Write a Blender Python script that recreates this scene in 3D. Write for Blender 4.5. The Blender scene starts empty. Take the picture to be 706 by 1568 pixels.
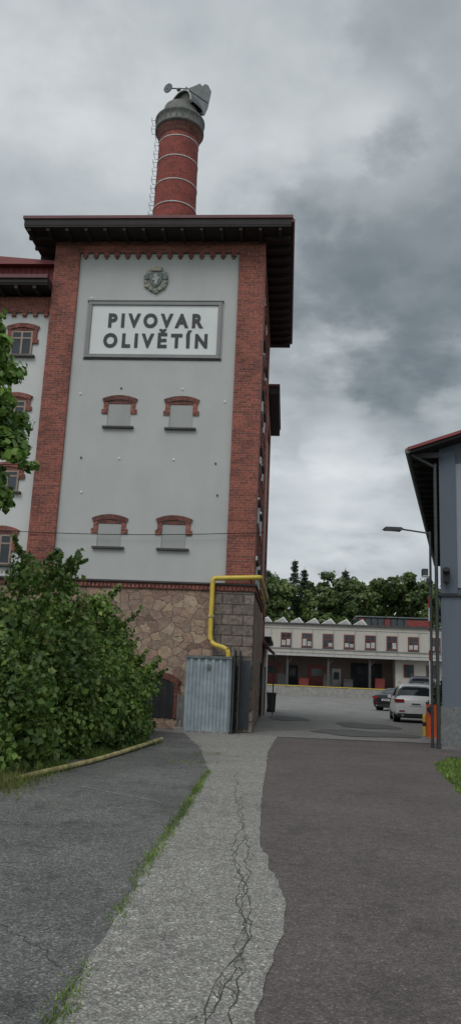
import bpy, math, random
import numpy as np
from mathutils import Vector, Matrix, noise
random.seed(7); rng=np.random.default_rng(7)
scn=bpy.context.scene; COL=scn.collection
scn.view_settings.view_transform='Standard'; scn.view_settings.look='None'; scn.view_settings.exposure=0
# ---------------------------------------------------------------- materials
def newmat(name):
    m=bpy.data.materials.new(name); m.use_nodes=True
    nt=m.node_tree; b=nt.nodes["Principled BSDF"]; return m,nt,b
def ramp(nt,stops):
    r=nt.nodes.new("ShaderNodeValToRGB"); e=r.color_ramp.elements
    e[0].position=stops[0][0]; e[0].color=(*stops[0][1],1)
    e[1].position=stops[-1][0]; e[1].color=(*stops[-1][1],1)
    for p,c in stops[1:-1]:
        n=e.new(p); n.color=(*c,1)
    return r
def noisen(nt,vec,scale,detail=4,rough=.55,dist=0):
    n=nt.nodes.new("ShaderNodeTexNoise"); n.inputs["Scale"].default_value=scale; n.inputs["Detail"].default_value=detail
    n.inputs["Roughness"].default_value=rough; n.inputs["Distortion"].default_value=dist
    nt.links.new(vec,n.inputs["Vector"]); return n
def objc(nt): return nt.nodes.new("ShaderNodeTexCoord").outputs["Object"]
def mixc(nt,a,b,f,mode='MIX'):
    m=nt.nodes.new("ShaderNodeMix"); m.data_type='RGBA'; m.blend_type=mode
    for i,v in ((0,f),(6,a),(7,b)):
        if hasattr(v,'links'): nt.links.new(v,m.inputs[i])
        elif i==0: m.inputs[0].default_value=v
        else: m.inputs[i].default_value=(*v,1)
    return m.outputs[2]
def bump(nt,b,h,st=.3,dist=.02):
    n=nt.nodes.new("ShaderNodeBump"); n.inputs["Strength"].default_value=st; n.inputs["Distance"].default_value=dist
    nt.links.new(h,n.inputs["Height"]); nt.links.new(n.outputs[0],b.inputs["Normal"])
def plain(name,c,rough=.7,metal=0,var=.25,scale=3,bmp=0):
    m,nt,b=newmat(name); v=objc(nt); n=noisen(nt,v,scale,6,.65)
    lo=tuple(x*(1-var) for x in c); hi=tuple(min(1,x*(1+var)) for x in c)
    r=ramp(nt,[(.3,lo),(.7,hi)]); nt.links.new(n.outputs[0],r.inputs[0]); nt.links.new(r.outputs[0],b.inputs["Base Color"])
    b.inputs["Roughness"].default_value=rough; b.inputs["Metallic"].default_value=metal
    if bmp: bump(nt,b,n.outputs[0],bmp)
    return m
def wallvec(nt):
    v=objc(nt); s=nt.nodes.new("ShaderNodeSeparateXYZ"); nt.links.new(v,s.inputs[0])
    a=nt.nodes.new("ShaderNodeMath"); a.operation='ADD'; nt.links.new(s.outputs[0],a.inputs[0]); nt.links.new(s.outputs[1],a.inputs[1])
    c=nt.nodes.new("ShaderNodeCombineXYZ"); nt.links.new(a.outputs[0],c.inputs[0]); nt.links.new(s.outputs[2],c.inputs[1]); return c.outputs[0],v
def brickmat(name,c1,c2,mo,bw=.27,rh=.078,ms=.009,st=.35):
    m,nt,b=newmat(name); wv,v=wallvec(nt)
    t=nt.nodes.new("ShaderNodeTexBrick"); nt.links.new(wv,t.inputs["Vector"])
    t.inputs["Scale"].default_value=1; t.inputs["Brick Width"].default_value=bw; t.inputs["Row Height"].default_value=rh
    t.inputs["Mortar Size"].default_value=ms; t.inputs["Mortar Smooth"].default_value=.2; t.inputs["Bias"].default_value=-.1
    t.inputs["Color1"].default_value=(*c1,1); t.inputs["Color2"].default_value=(*c2,1); t.inputs["Mortar"].default_value=(*mo,1)
    n=noisen(nt,v,1.1,8,.75); r=ramp(nt,[(.3,(.5,.48,.5)),(.5,(1,1,1)),(.78,(1.35,1.25,1.2))]); nt.links.new(n.outputs[0],r.inputs[0])
    o=mixc(nt,t.outputs[0],r.outputs[0],1.0,'MULTIPLY')
    n2=noisen(nt,v,14,3); r2=ramp(nt,[(.35,(.65,.65,.66)),(.65,(1.3,1.3,1.3))]); nt.links.new(n2.outputs[0],r2.inputs[0])
    o=mixc(nt,o,r2.outputs[0],.9,'MULTIPLY')
    nt.links.new(o,b.inputs["Base Color"]); b.inputs["Roughness"].default_value=.85
    iv=nt.nodes.new("ShaderNodeMath"); iv.operation='SUBTRACT'; iv.inputs[0].default_value=1; nt.links.new(t.outputs["Fac"],iv.inputs[1])
    bump(nt,b,iv.outputs[0],st,.01); return m
M={}
M['brick']=brickmat('red_brick',(.31,.085,.058),(.15,.045,.037),(.21,.14,.115))
M['brick_dark']=brickmat('dark_brick',(.19,.06,.045),(.10,.035,.03),(.10,.07,.06))
M['chimbrick']=brickmat('chimney_brick',(.27,.055,.042),(.19,.042,.034),(.16,.06,.05),st=.2)
M['quoin']=brickmat('stone_quoin',(.22,.175,.145),(.115,.098,.085),(.07,.06,.052),bw=.62,rh=.3,ms=.02,st=.6)
def plaster(name,c,dirt=.2):
    m,nt,b=newmat(name); wv,v=wallvec(nt)
    mp=nt.nodes.new("ShaderNodeMapping"); mp.inputs["Scale"].default_value=(1,1,.35); nt.links.new(v,mp.inputs[0])
    n=noisen(nt,mp.outputs[0],1.3,8,.65); r=ramp(nt,[(.25,tuple(x*(1-dirt) for x in c)),(.5,c),(.8,tuple(x*1.04 for x in c))])
    nt.links.new(n.outputs[0],r.inputs[0])
    n2=noisen(nt,v,.45,6,.6); r2=ramp(nt,[(.3,(.93,.93,.935)),(.6,(1.02,1.02,1.01))]); nt.links.new(n2.outputs[0],r2.inputs[0])
    o=mixc(nt,r.outputs[0],r2.outputs[0],1,'MULTIPLY'); nt.links.new(o,b.inputs["Base Color"])
    b.inputs["Roughness"].default_value=.9; n3=noisen(nt,v,35,4); bump(nt,b,n3.outputs[0],.15,.01); return m
M['plaster']=plaster('grey_white_plaster',(.445,.45,.445),.07)
M['infill']=plaster('infill_plaster',(.35,.355,.35),.12)
M['plaster_wing']=plaster('wing_plaster',(.56,.57,.565),.16)
M['signwhite']=plaster('sign_white',(.68,.70,.70),.05)
M['frame']=plaster('grey_moulding',(.26,.26,.262),.15)
M['cream']=plaster('cream_render',(.45,.42,.375),.15)
M['shade_render']=plaster('dock_back_wall_shade',(.15,.11,.095),.3)  # dark brown puts the shade under the canopy into the wall colour
M['bluewall']=plaster('blue_grey_render',(.10,.118,.15),.15)
M['bluewall2']=plaster('blue_grey_render_lower',(.12,.14,.175),.15)
M['palewall']=plaster('pale_blue_render',(.24,.27,.31),.1)
M['roughbase']=plain('rough_plinth_render',(.16,.165,.165),.95,var=.3,scale=12,bmp=.6)
m,nt,b=newmat('rubble_stone'); wv,v=wallvec(nt)
nz=noisen(nt,wv,2.2,3)
vm=nt.nodes.new("ShaderNodeVectorMath"); vm.operation='SCALE'; nt.links.new(nz.outputs[1],vm.inputs[0]); vm.inputs[3].default_value=.4
va=nt.nodes.new("ShaderNodeVectorMath"); nt.links.new(wv,va.inputs[0]); nt.links.new(vm.outputs[0],va.inputs[1])
mp=nt.nodes.new("ShaderNodeMapping"); mp.inputs["Scale"].default_value=(1,1.3,1); nt.links.new(va.outputs[0],mp.inputs[0])
def vor(feat):
    t=nt.nodes.new("ShaderNodeTexVoronoi"); t.voronoi_dimensions='2D'; t.feature=feat; t.inputs["Scale"].default_value=3.2; nt.links.new(mp.outputs[0],t.inputs["Vector"]); return t
vc=vor('F1'); ve=vor('DISTANCE_TO_EDGE')
sp=nt.nodes.new("ShaderNodeSeparateColor"); nt.links.new(vc.outputs["Color"],sp.inputs[0])
cr=ramp(nt,[(0,(.16,.11,.09)),(.2,(.36,.235,.18)),(.4,(.24,.18,.145)),(.6,(.42,.31,.22)),(.8,(.26,.165,.13)),(1,(.44,.35,.26))]); nt.links.new(sp.outputs[0],cr.inputs[0])
n=noisen(nt,v,8,8,.78); r2=ramp(nt,[(.3,(.5,.5,.5)),(.7,(1.35,1.33,1.3))]); nt.links.new(n.outputs[0],r2.inputs[0])
o=mixc(nt,cr.outputs[0],r2.outputs[0],1,'MULTIPLY')
er=ramp(nt,[(.008,(0,0,0)),(.045,(1,1,1))]); nt.links.new(ve.outputs["Distance"],er.inputs[0])
nm=noisen(nt,v,1.7,4); rm=ramp(nt,[(.4,(.14,.105,.085)),(.6,(.32,.26,.21))]); nt.links.new(nm.outputs[0],rm.inputs[0])
o=mixc(nt,rm.outputs[0],o,er.outputs[0]); nt.links.new(o,b.inputs["Base Color"]); b.inputs["Roughness"].default_value=.9
hh=mixc(nt,er.outputs[0],n.outputs[0],.4); bump(nt,b,hh,.8,.05); M['rubble']=m
M['eave']=plain('dark_soffit_wood',(.024,.019,.019),.8)
M['fascia']=plain('oxblood_sheet_metal',(.10,.018,.022),.5)
M['redroof']=plain('red_sheet_roof',(.20,.03,.03),.5)
M['glass']=plain('window_glass',(.03,.04,.045),.12,var=.5,scale=2)
M['winframe']=plain('window_frame_paint',(.30,.22,.18),.6)
M['redframe']=plain('red_window_frame',(.17,.035,.028),.6)
M['sill']=plain('dark_stone_sill',(.07,.065,.065),.9)
M['dark']=plain('dark_void',(.018,.018,.02),.9)
M['darkmetal']=plain('dark_steel',(.05,.055,.06),.5,.3)
M['greymetal']=plain('grey_zinc',(.13,.145,.15),.65,.1,var=.3,scale=3)
M['cap']=plain('chimney_cap_metal',(.12,.125,.115),.7,.1,var=.4,scale=3)
M['lightmetal']=plain('pale_band',(.40,.39,.375),.6,.1)
M['yellow']=plain('yellow_pipe_paint',(.58,.42,.06),.4,var=.15)
M['oldyellow']=plain('weathered_yellow',(.34,.29,.13),.85,var=.5,scale=6)
M['corr']=plain('corrugated_zinc',(.29,.34,.37),.55,.15,var=.28,scale=2.5)
M['letter']=plain('letter_paint',(.03,.033,.035),.6)
M['white']=plain('white_paint',(.75,.76,.76),.5,var=.05)
M['red']=plain('red_paint',(.5,.05,.03),.5)
M['orange']=plain('orange_plastic',(.75,.12,.03),.5,var=.1)
M['black']=plain('black_rubber',(.015,.015,.017),.6)
M['teal']=plain('crest_patina',(.12,.145,.14),.7,var=.6,scale=14)
M['crest']=plain('crest_stone',(.24,.24,.215),.85,var=.5,scale=15,bmp=.4)
M['gold']=plain('crest_gilding',(.26,.235,.17),.5,var=.3)
M['concrete']=plain('old_concrete',(.26,.25,.235),.9,var=.25,scale=3,bmp=.3)
M['bark']=plain('bark',(.05,.04,.03),.95,var=.4,scale=8)
M['carwhite']=plain('car_paint_white',(.66,.67,.68),.2,var=.02)
M['carblack']=plain('car_paint_black',(.012,.013,.015),.15,var=.02)
M['cargrey']=plain('car_paint_grey',(.05,.052,.06),.25,var=.05)
M['carglass']=plain('car_glass',(.02,.025,.03),.06,var=.1)
M['tail']=plain('tail_light',(.25,.015,.015),.2,var=.1)
M['rim']=plain('alloy_rim',(.4,.4,.42),.35,.6,var=.1)
M['clad']=plain('red_timber_cladding',(.20,.035,.03),.7,var=.35,scale=5)
def leafmat(name,cols,trans=.3,clump=.9):
    m,nt,b=newmat(name); g=nt.nodes.new("ShaderNodeNewGeometry")
    r=ramp(nt,cols); nt.links.new(g.outputs["Random Per Island"],r.inputs[0])
    v=objc(nt); n=noisen(nt,v,clump,3); r2=ramp(nt,[(.35,(.6,.63,.6)),(.65,(1.4,1.32,1.1))]); nt.links.new(n.outputs[0],r2.inputs[0])
    o=mixc(nt,r.outputs[0],r2.outputs[0],1,'MULTIPLY'); nt.links.new(o,b.inputs["Base Color"]); b.inputs["Roughness"].default_value=.5
    t=nt.nodes.new("ShaderNodeBsdfTranslucent"); nt.links.new(o,t.inputs[0]); mx=nt.nodes.new("ShaderNodeMixShader"); mx.inputs[0].default_value=trans
    nt.links.new(b.outputs[0],mx.inputs[1]); nt.links.new(t.outputs[0],mx.inputs[2]); nt.links.new(mx.outputs[0],nt.nodes["Material Output"].inputs[0]); return m
M['leaf']=leafmat('shrub_leaf',[(0,(.06,.12,.028)),(.5,(.11,.20,.042)),(.88,(.16,.26,.06)),(1,(.25,.30,.09))])
M['leaf2']=leafmat('maple_leaf',[(0,(.07,.15,.03)),(.5,(.12,.23,.045)),(1,(.19,.30,.07))])
M['farleaf']=leafmat('distant_leaf',[(0,(.05,.085,.03)),(.5,(.09,.145,.045)),(1,(.145,.20,.065))],clump=.22)
M['conifer']=leafmat('conifer_needles',[(0,(.02,.04,.025)),(1,(.045,.08,.04))],.1)
M['grass']=leafmat('grass_blades',[(0,(.07,.14,.02)),(.6,(.14,.24,.035)),(1,(.24,.28,.08))])
M['dry']=leafmat('dry_grass',[(0,(.16,.14,.06)),(1,(.12,.17,.04))])
def groundmat(name,c,sp=.5,patch=.25,spscale=90,stain=.8):
    m,nt,b=newmat(name); v=objc(nt)
    n=noisen(nt,v,.55,8,.65); r=ramp(nt,[(.3,tuple(x*(1-patch) for x in c)),(.7,tuple(x*(1+patch) for x in c))]); nt.links.new(n.outputs[0],r.inputs[0])
    t=nt.nodes.new("ShaderNodeTexVoronoi"); t.inputs["Scale"].default_value=spscale; nt.links.new(v,t.inputs["Vector"])
    s=nt.nodes.new("ShaderNodeSeparateColor"); nt.links.new(t.outputs["Color"],s.inputs[0])
    r3=ramp(nt,[(0,(1-sp,)*3),(.6,(1,1,1)),(.93,(1+sp,)*3),(1,(1+3*sp,)*3)]); nt.links.new(s.outputs[0],r3.inputs[0])
    o=mixc(nt,r.outputs[0],r3.outputs[0],1,'MULTIPLY')
    n4=noisen(nt,v,9,5,.7); r4=ramp(nt,[(.35,(.8,.8,.8)),(.65,(1.15,1.15,1.15))]); nt.links.new(n4.outputs[0],r4.inputs[0])
    o=mixc(nt,o,r4.outputs[0],1,'MULTIPLY')
    n5=noisen(nt,v,1.7,9,.72,.6); r5=ramp(nt,[(.36,(stain,)*3),(.46,(1,1,1)),(.62,(1,1,1)),(.7,(1.12,1.12,1.1))]); nt.links.new(n5.outputs[0],r5.inputs[0]); o=mixc(nt,o,r5.outputs[0],1,'MULTIPLY')
    nt.links.new(o,b.inputs["Base Color"]); b.inputs["Roughness"].default_value=.9
    bump(nt,b,t.outputs["Distance"],.5,.006); return m
M['asph_left']=groundmat('worn_dark_asphalt',(.118,.118,.112),.55,.3,stain=.62)
M['asph_road']=groundmat('road_asphalt',(.102,.086,.082),.36,.2,stain=.78)
M['strip']=groundmat('pale_exposed_aggregate',(.232,.226,.206),.5,.14,stain=.8)
M['lot']=groundmat('lot_asphalt',(.20,.195,.185),.25,.22,spscale=50,stain=.75)
M['soil']=groundmat('ground_soil_grass',(.05,.075,.025),.3,.3,spscale=30)
M['crack']=plain('crack_dark',(.05,.052,.04),1)
M['tar']=plain('tar_patch',(.10,.10,.10),.9,var=.3,scale=5)
# ---------------------------------------------------------------- builders
def link(o,parent=None):
    COL.objects.link(o)
    if parent: o.parent=parent
    return o
def empty(name,loc=(0,0,0),rz=0):
    e=bpy.data.objects.new(name,None); e.location=loc; e.rotation_euler=(0,0,math.radians(rz)); e.empty_display_size=.3; return link(e)
class MB:
    def __init__(s): s.v=[];s.f=[];s.m=[];s.mats=[];s.sm=[]
    def mi(s,k):
        if k not in s.mats: s.mats.append(k)
        return s.mats.index(k)
    def add(s,vs,fs,k,smooth=False):
        o=len(s.v); s.v+=[tuple(p) for p in vs]; i=s.mi(k)
        for f in fs: s.f.append(tuple(o+j for j in f)); s.m.append(i); s.sm.append(smooth)
    def box(s,x0,x1,y0,y1,z0,z1,k):
        s.add([(x0,y0,z0),(x1,y0,z0),(x1,y1,z0),(x0,y1,z0),(x0,y0,z1),(x1,y0,z1),(x1,y1,z1),(x0,y1,z1)],
              [(0,3,2,1),(4,5,6,7),(0,1,5,4),(1,2,6,5),(2,3,7,6),(3,0,4,7)],k)
    def prism(s,poly,y0,y1,k):
        n=len(poly); vs=[(x,y0,z) for x,z in poly]+[(x,y1,z) for x,z in poly]
        s.add(vs,[tuple(range(n)),tuple(range(2*n-1,n-1,-1))]+[(i,i+n,(i+1)%n+n,(i+1)%n) for i in range(n)],k)
    def arch(s,cx,zs,hw,rise,th,y0,y1,k,seg=10):
        R=(hw*hw+rise*rise)/(2*rise); cz=zs+rise-R; a=math.asin(min(1,hw/R))
        inn=[(cx+R*math.sin(t),cz+R*math.cos(t)) for t in np.linspace(-a,a,seg+1)]
        out=[(cx+(R+th)*math.sin(t),cz+(R+th)*math.cos(t)) for t in np.linspace(-a,a,seg+1)]
        for i in range(seg):
            s.prism([inn[i],inn[i+1],out[i+1],out[i]],y0,y1,k)
    def cyl(s,p0,p1,r0,k,r1=None,seg=14,cap=True):
        r1=r0 if r1 is None else r1; p0=Vector(p0);p1=Vector(p1); d=(p1-p0).normalized()
        a=d.orthogonal().normalized(); b=d.cross(a)
        vs=[p0+r0*(math.cos(t)*a+math.sin(t)*b) for t in [2*math.pi*i/seg for i in range(seg)]]+[p1+r1*(math.cos(t)*a+math.sin(t)*b) for t in [2*math.pi*i/seg for i in range(seg)]]
        s.add(vs,[(i,(i+1)%seg,(i+1)%seg+seg,i+seg) for i in range(seg)],k,True)
        if cap: s.add(vs,[tuple(range(seg-1,-1,-1)),tuple(range(seg,2*seg))],k)
    def lathe(s,c,prof,k,seg=40):
        n=len(prof); vs=[(c[0]+r*math.cos(2*math.pi*i/seg),c[1]+r*math.sin(2*math.pi*i/seg),z) for r,z in prof for i in range(seg)]
        s.add(vs,[(j*seg+i,j*seg+(i+1)%seg,(j+1)*seg+(i+1)%seg,(j+1)*seg+i) for j in range(n-1) for i in range(seg)],k,True)
    def make(s,name,parent=None,loc=None,bevel=0):
        me=bpy.data.meshes.new(name); me.from_pydata(s.v,[],s.f)
        for k in s.mats: me.materials.append(M[k])
        me.polygons.foreach_set("material_index",s.m); me.polygons.foreach_set("use_smooth",s.sm); me.update()
        o=link(bpy.data.objects.new(name,me),parent)
        if loc: o.location=loc
        if bevel:
            b=o.modifiers.new("bevel",'BEVEL'); b.width=bevel; b.segments=2; b.limit_method='ANGLE'
        return o
def tube(name,pts,r,mat,parent=None,res=3):
    c=bpy.data.curves.new(name,'CURVE'); c.dimensions='3D'; c.bevel_depth=r; c.bevel_resolution=res; c.use_fill_caps=True
    s=c.splines.new('POLY'); s.points.add(len(pts)-1)
    for p,q in zip(s.points,pts): p.co=(*q,1)
    c.materials.append(M[mat]); o=bpy.data.objects.new(name,c); s.use_smooth=True
    return link(o,parent)
def rounded(pts,r=.2,n=6):
    pts=[Vector(p) for p in pts]; out=[pts[0]]
    for a,b,c in zip(pts,pts[1:],pts[2:]):
        p=b+(a-b).normalized()*r; q=b+(c-b).normalized()*r
        for i in range(n+1):
            t=i/n; out.append((1-t)**2*p+2*t*(1-t)*b+t*t*q)
    out.append(pts[-1]); return out
def leaves(name,C,R,n,size,mat,parent=None,up=.35,fill=.35,clip=None,aspect=.38):
    C=np.array(C,float);R=np.array(R,float)
    w=(R[:,0]*R[:,1]+R[:,1]*R[:,2]); w/=w.sum(); idx=rng.choice(len(C),n,p=w)
    d=rng.normal(size=(n,3)); d/=np.linalg.norm(d,axis=1)[:,None]
    rad=1-np.abs(rng.normal(size=(n,1)))*fill+np.maximum(0,rng.normal(size=(n,1)))*.14; rad=np.clip(rad,.05,1.45)
    P=C[idx]+d*R[idx]*rad
    if clip is not None: k=clip(P); P=P[k]; d=d[k]; n=len(P)
    N=d+rng.normal(size=(n,3))*.55; N[:,2]+=up; N/=np.linalg.norm(N,axis=1)[:,None]
    T=np.cross(N,rng.normal(size=(n,3))); T/=np.linalg.norm(T,axis=1)[:,None]; T[:,2]-=.25
    B=np.cross(N,T); S=(size*rng.uniform(.6,1.35,(n,1)))
    V=np.empty((n,4,3)); V[:,0]=P-T*S*.5; V[:,1]=P-B*S*aspect+N*S*.1; V[:,2]=P+T*S*.5; V[:,3]=P+B*S*aspect+N*S*.1
    me=bpy.data.meshes.new(name); me.vertices.add(4*n); me.vertices.foreach_set("co",V.ravel()); me.loops.add(4*n); me.loops.foreach_set("vertex_index",np.arange(4*n))
    me.polygons.add(n); me.polygons.foreach_set("loop_start",np.arange(n)*4); me.polygons.foreach_set("loop_total",np.full(n,4)); me.update(calc_edges=True); me.materials.append(M[mat])
    return link(bpy.data.objects.new(name,me),parent)
def blades(name,P,h,mat,parent=None,w=.012,spread=.5):
    P=np.array(P,float); n=len(P); H=h*rng.uniform(.4,1.3,n); a=rng.uniform(0,6.28,n)
    L=rng.normal(size=(n,2))*spread*H[:,None]; W=np.stack([np.cos(a)*w,np.sin(a)*w],1)
    V=np.zeros((n,3,3)); V[:,0,:2]=P[:,:2]-W; V[:,1,:2]=P[:,:2]+W; V[:,0,2]=V[:,1,2]=P[:,2]; V[:,2,:2]=P[:,:2]+L; V[:,2,2]=P[:,2]+H
    me=bpy.data.meshes.new(name); me.vertices.add(3*n); me.vertices.foreach_set("co",V.ravel()); me.loops.add(3*n); me.loops.foreach_set("vertex_index",np.arange(3*n))
    me.polygons.add(n); me.polygons.foreach_set("loop_start",np.arange(n)*3); me.polygons.foreach_set("loop_total",np.full(n,3)); me.update(calc_edges=True); me.materials.append(M[mat])
    return link(bpy.data.objects.new(name,me),parent)
# ---------------------------------------------------------------- ground
def gz(y):
    if y<22: return 0
    if y<40: return -.3*(y-22)/18
    if y<125: return -.3
    return -.3+min(16,(y-125)*.12)
mb=MB(); ys=[-300,-50,0,10,22,28,34,40,60,100,125,180,240,300,600,2500]; xs=[-1500,-300,-60,-20,0,20,60,300,1500]
vs=[(x,y,gz(y)) for y in ys for x in xs]; nx=len(xs)
mb.add(vs,[(j*nx+i,j*nx+i+1,(j+1)*nx+i+1,(j+1)*nx+i) for j in range(len(ys)-1) for i in range(nx-1)],'soil'); mb.make('ground')
def strip_sheet(name,Lp,Rp,z,k):
    mb=MB(); n=len(Lp); mb.add([(x,y,gz(y)+z) for x,y in Lp]+[(x,y,gz(y)+z) for x,y in Rp],[(i,i+n,i+n+1,i+1) for i in range(n-1)],k); return mb.make(name)
def poly(pts,step=.35,amp=.03,sd=0):
    out=[]
    for a,b in zip(pts,pts[1:]):
        n=max(1,int(math.dist(a,b)/step))
        for i in range(n):
            t=i/n; y=a[1]+(b[1]-a[1])*t; out.append((a[0]+(b[0]-a[0])*t+amp*noise.noise(Vector((y*2.3,sd,0)))*2,y))
    out.append(pts[-1]); return out
SL=[(-.75,-6),(-.72,2),(-.7,4.1),(-.58,6.8),(-.38,9.8),(-.18,13.5),(-.45,17.5),(-1.0,21.4)]
SR=[(.2,-6),(.15,2),(.22,4.1),(.42,5.2),(.52,5.9),(.47,7),(.42,8),(.5,9.5),(.62,11.5),(.8,13.9),(1.0,17),(1.5,21.4)]
def resamp(P,ys):
    yy=[p[1] for p in P]; xx=[p[0] for p in P]; return [(float(np.interp(y,yy,xx)),float(y)) for y in ys]
yy=np.arange(-6,21.41,.1)
L2=[(x+.05*noise.noise(Vector((y*2,1,0)))+.02*noise.noise(Vector((y*9,1,0))),y) for x,y in resamp(SL,yy)]; R2=[(x+.035*noise.noise(Vector((y*2.5,5,0)))+.022*noise.noise(Vector((y*11,5,0))),y) for x,y in resamp(SR,yy)]
strip_sheet('concrete_path',L2,R2,.010,'strip')
strip_sheet('asphalt_yard',[(-14,y) for _,y in L2],[(x+.05,y) for x,y in L2],.004,'asph_left')
RR=resamp([(3.7,-6),(3.5,8),(3.6,12.1),(4.2,15.9),(5.0,17.6),(6.2,18.6),(7,21.4)],yy)
strip_sheet('asphalt_road',[(x-.05,y) for x,y in R2],[(x+.12*noise.noise(Vector((y*1.5,9,0))),y) for x,y in RR],.004,'asph_road')
yl=[21.4,22,25,28,31,34,37,40,60,100]
strip_sheet('parking_lot',[(-14,y) for y in yl],[(45,y) for y in yl],.006,'lot')
mb=MB()
for c_,rx,ry in (((4.4,24.6),1.5,1.9),((5.6,30.5),1.2,2.5),((2.9,35),.9,3)):
    pts=[(c_[0]+rx*math.cos(t)*(1+.35*noise.noise(Vector((math.cos(t)*1.5,math.sin(t)*1.5,c_[1])))),c_[1]+ry*math.sin(t)*(1+.35*noise.noise(Vector((math.cos(t)*1.5,math.sin(t)*1.5,9))))) for t in np.linspace(0,6.28,26)[:-1]]
    mb.add([(x,y,gz(y)+.02) for x,y in pts],[tuple(range(len(pts)))],'tar')
pts=[(1.5+i*.35,21.3+.06*noise.noise(Vector((i,0,0)))) for i in range(15)]+[(6.4-i*.35,21.48+.08*noise.noise(Vector((i,5,0)))) for i in range(15)]
mb.add([(x,y,.012) for x,y in pts],[tuple(range(len(pts)))],'tar')
mb.make('tar_patch')
def ribbon(mb,pts,w,z,k):
    vs=[];n=len(pts)
    for i,(x,y) in enumerate(pts):
        a=pts[max(0,i-1)];b=pts[min(n-1,i+1)]; dx,dy=b[0]-a[0],b[1]-a[1]; l=math.hypot(dx,dy)+1e-6; ww=w*random.uniform(.3,1.4)*(1 if 0<i<n-1 else .1)
        vs+=[(x-dy/l*ww,y+dx/l*ww,z),(x+dy/l*ww,y-dx/l*ww,z)]
    mb.add(vs,[(2*i,2*i+1,2*i+3,2*i+2) for i in range(n-1)],k)
def crackpath(a,b,amp,n):
    out=[];o=0
    for i in range(n+1):
        t=i/n; o+=random.uniform(-amp,amp); o*=.85; dx,dy=b[0]-a[0],b[1]-a[1]; l=math.hypot(dx,dy)
        out.append((a[0]+dx*t-dy/l*o,a[1]+dy*t+dx/l*o))
    return out
mb=MB(); zc=.0115
def cx_(y): return float(np.interp(y,[2,4,5.4,7,9.5,14],[.0,.08,.27,.25,.32,.38]))
prev=[]
for rep in range(3):
    pts=[];o=(rep-1)*.045
    for y in np.arange(13.5-rep*2.6,2,-.07):
        o+=random.uniform(-.022,.022); o=max(-.12,min(.12,o*.97+(rep-1)*.0015)); pts.append((cx_(y)+o,float(y)))
    ribbon(mb,pts,.0038,zc,'crack'); zc+=.0002; prev.append(pts)
for _ in range(60):
    p=random.choice(random.choice(prev)); q=(p[0]+random.uniform(-.16,.16),p[1]+random.uniform(-.22,.22)); ribbon(mb,crackpath(p,q,.012,8),.0024,zc,'crack'); zc+=.00003
for a,b in (((-.7,9.6),(-.05,10.4)),((-.35,12.6),(.5,12.9))): ribbon(mb,crackpath(a,b,.03,26),.004,zc,'crack')
for a,b in (((-2.2,11.3),(-.55,9.9)),((-2.9,6.8),(-1.4,6.9)),((-3,8.6),(-1.8,8.3)),((-1.6,5.5),(-.8,4.6)),((-2.6,14.4),(-.4,14.9))): ribbon(mb,crackpath(a,b,.04,26),.003,.0065,'crack')
mb.make('pavement_crack')
mb=MB(); ribbon(mb,crackpath((-1.95,11.2),(-.75,10.2),.02,44),.015,.0075,'concrete')
ribbon(mb,[(-1.62,4.78),(-1.58,4.8),(-1.53,4.79)],.02,.0075,'white'); ribbon(mb,crackpath((-2.8,7.3),(-1.5,6.6),.03,40),.006,.0072,'concrete')
mb.make('painted_marking')
P=[]
for x,y in poly(SL[1:6],.02,0):
    dens=max(0,noise.noise(Vector((y*1.1,2,0)))+.28)
    if 7<y<12.8: dens+=.5
    for _ in range(int(dens*9)): P.append((x+random.gauss(0,.035),y+random.uniform(-.02,.02),.008))
P+=[p for p in [(random.uniform(-1,0),random.uniform(13.9,16.5),.005) for _ in range(900)] if noise.noise(Vector((p[0]*2,p[1]*1.2,4)))>.12]
blades('seam_grass',P,.035,'grass',w=.005)
P=[]
while len(P)<26000:
    y=random.uniform(6,17.4); x=random.uniform(3.4,9); lim=float(np.interp(y,[6,8,12.1,15.9,17.6],[3.5,3.5,3.6,4.2,5.0]))+.15*noise.noise(Vector((y*1.5,9,0)))
    if x>lim: P.append((x,y,.0))
blades('grass_verge',P,.06,'grass',w=.012)
# ---------------------------------------------------------------- brewery tower
TL=(.77,22.594,0)
T=empty('brewery_tower',TL,-4.5)
mb=MB()
XL=-6.92; D=7.5
mb.box(XL+.06,-.06,.09,D-.1,0,15.3,'plaster')
mb.make('plaster_core',T)
mb=MB()
mb.box(XL,-6.08,0,.6,4.2,15.38,'brick'); mb.box(-.84,0,0,1.0,4.2,15.38,'brick')
mb.box(-6.08,-.84,0.003,.5,14.98,15.38,'brick')
mb.box(-.5,0,D-.9,D,4.2,15.38,'brick'); mb.box(-.5,-.003,1.0,D-.9,14.98,15.38,'brick'); mb.box(XL,XL+.5,.6,D,12,15.38,'brick')
mb.box(XL+.5,-.5,D-.3,D-.01,4,15.38,'brick')
n=15
for i in range(n):
    c=-6.08+(i+.5)*5.24/n; mb.box(c-.075,c+.075,.006,.4,14.86,14.98,'brick'); mb.box(c-.04,c+.04,.02,.4,14.79,14.86,'brick')
for i in range(14):
    c=1.2+i*.38; mb.box(-.4,-.008,c-.075,c+.075,14.84,14.98,'brick')
mb.box(XL-.02,.03,-.03,.2,15.24,15.375,'brick_dark')
mb.make('brick_pilasters',T)
mb=MB()
mb.box(XL-.02,-1.12,-.02,D,0,3.98,'rubble'); mb.box(-1.12,.03,-.035,1.1,0,3.97,'quoin'); mb.box(-.6,.02,1.1,D,0,3.97,'rubble')
mb.box(-.42,.10,-.14,1.3,0,.55,'quoin'); mb.box(XL-.05,.06,-.06,D+.03,3.98,4.16,'brick_dark')
for i in range(58):
    c=XL+i*.12; mb.box(c-.03,c+.03,-.09,-.06,4.0,4.1,'brick')
for i in range(30): mb.box(.06,.09,.1+i*.24,.17+i*.24,4.0,4.1,'brick')
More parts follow.
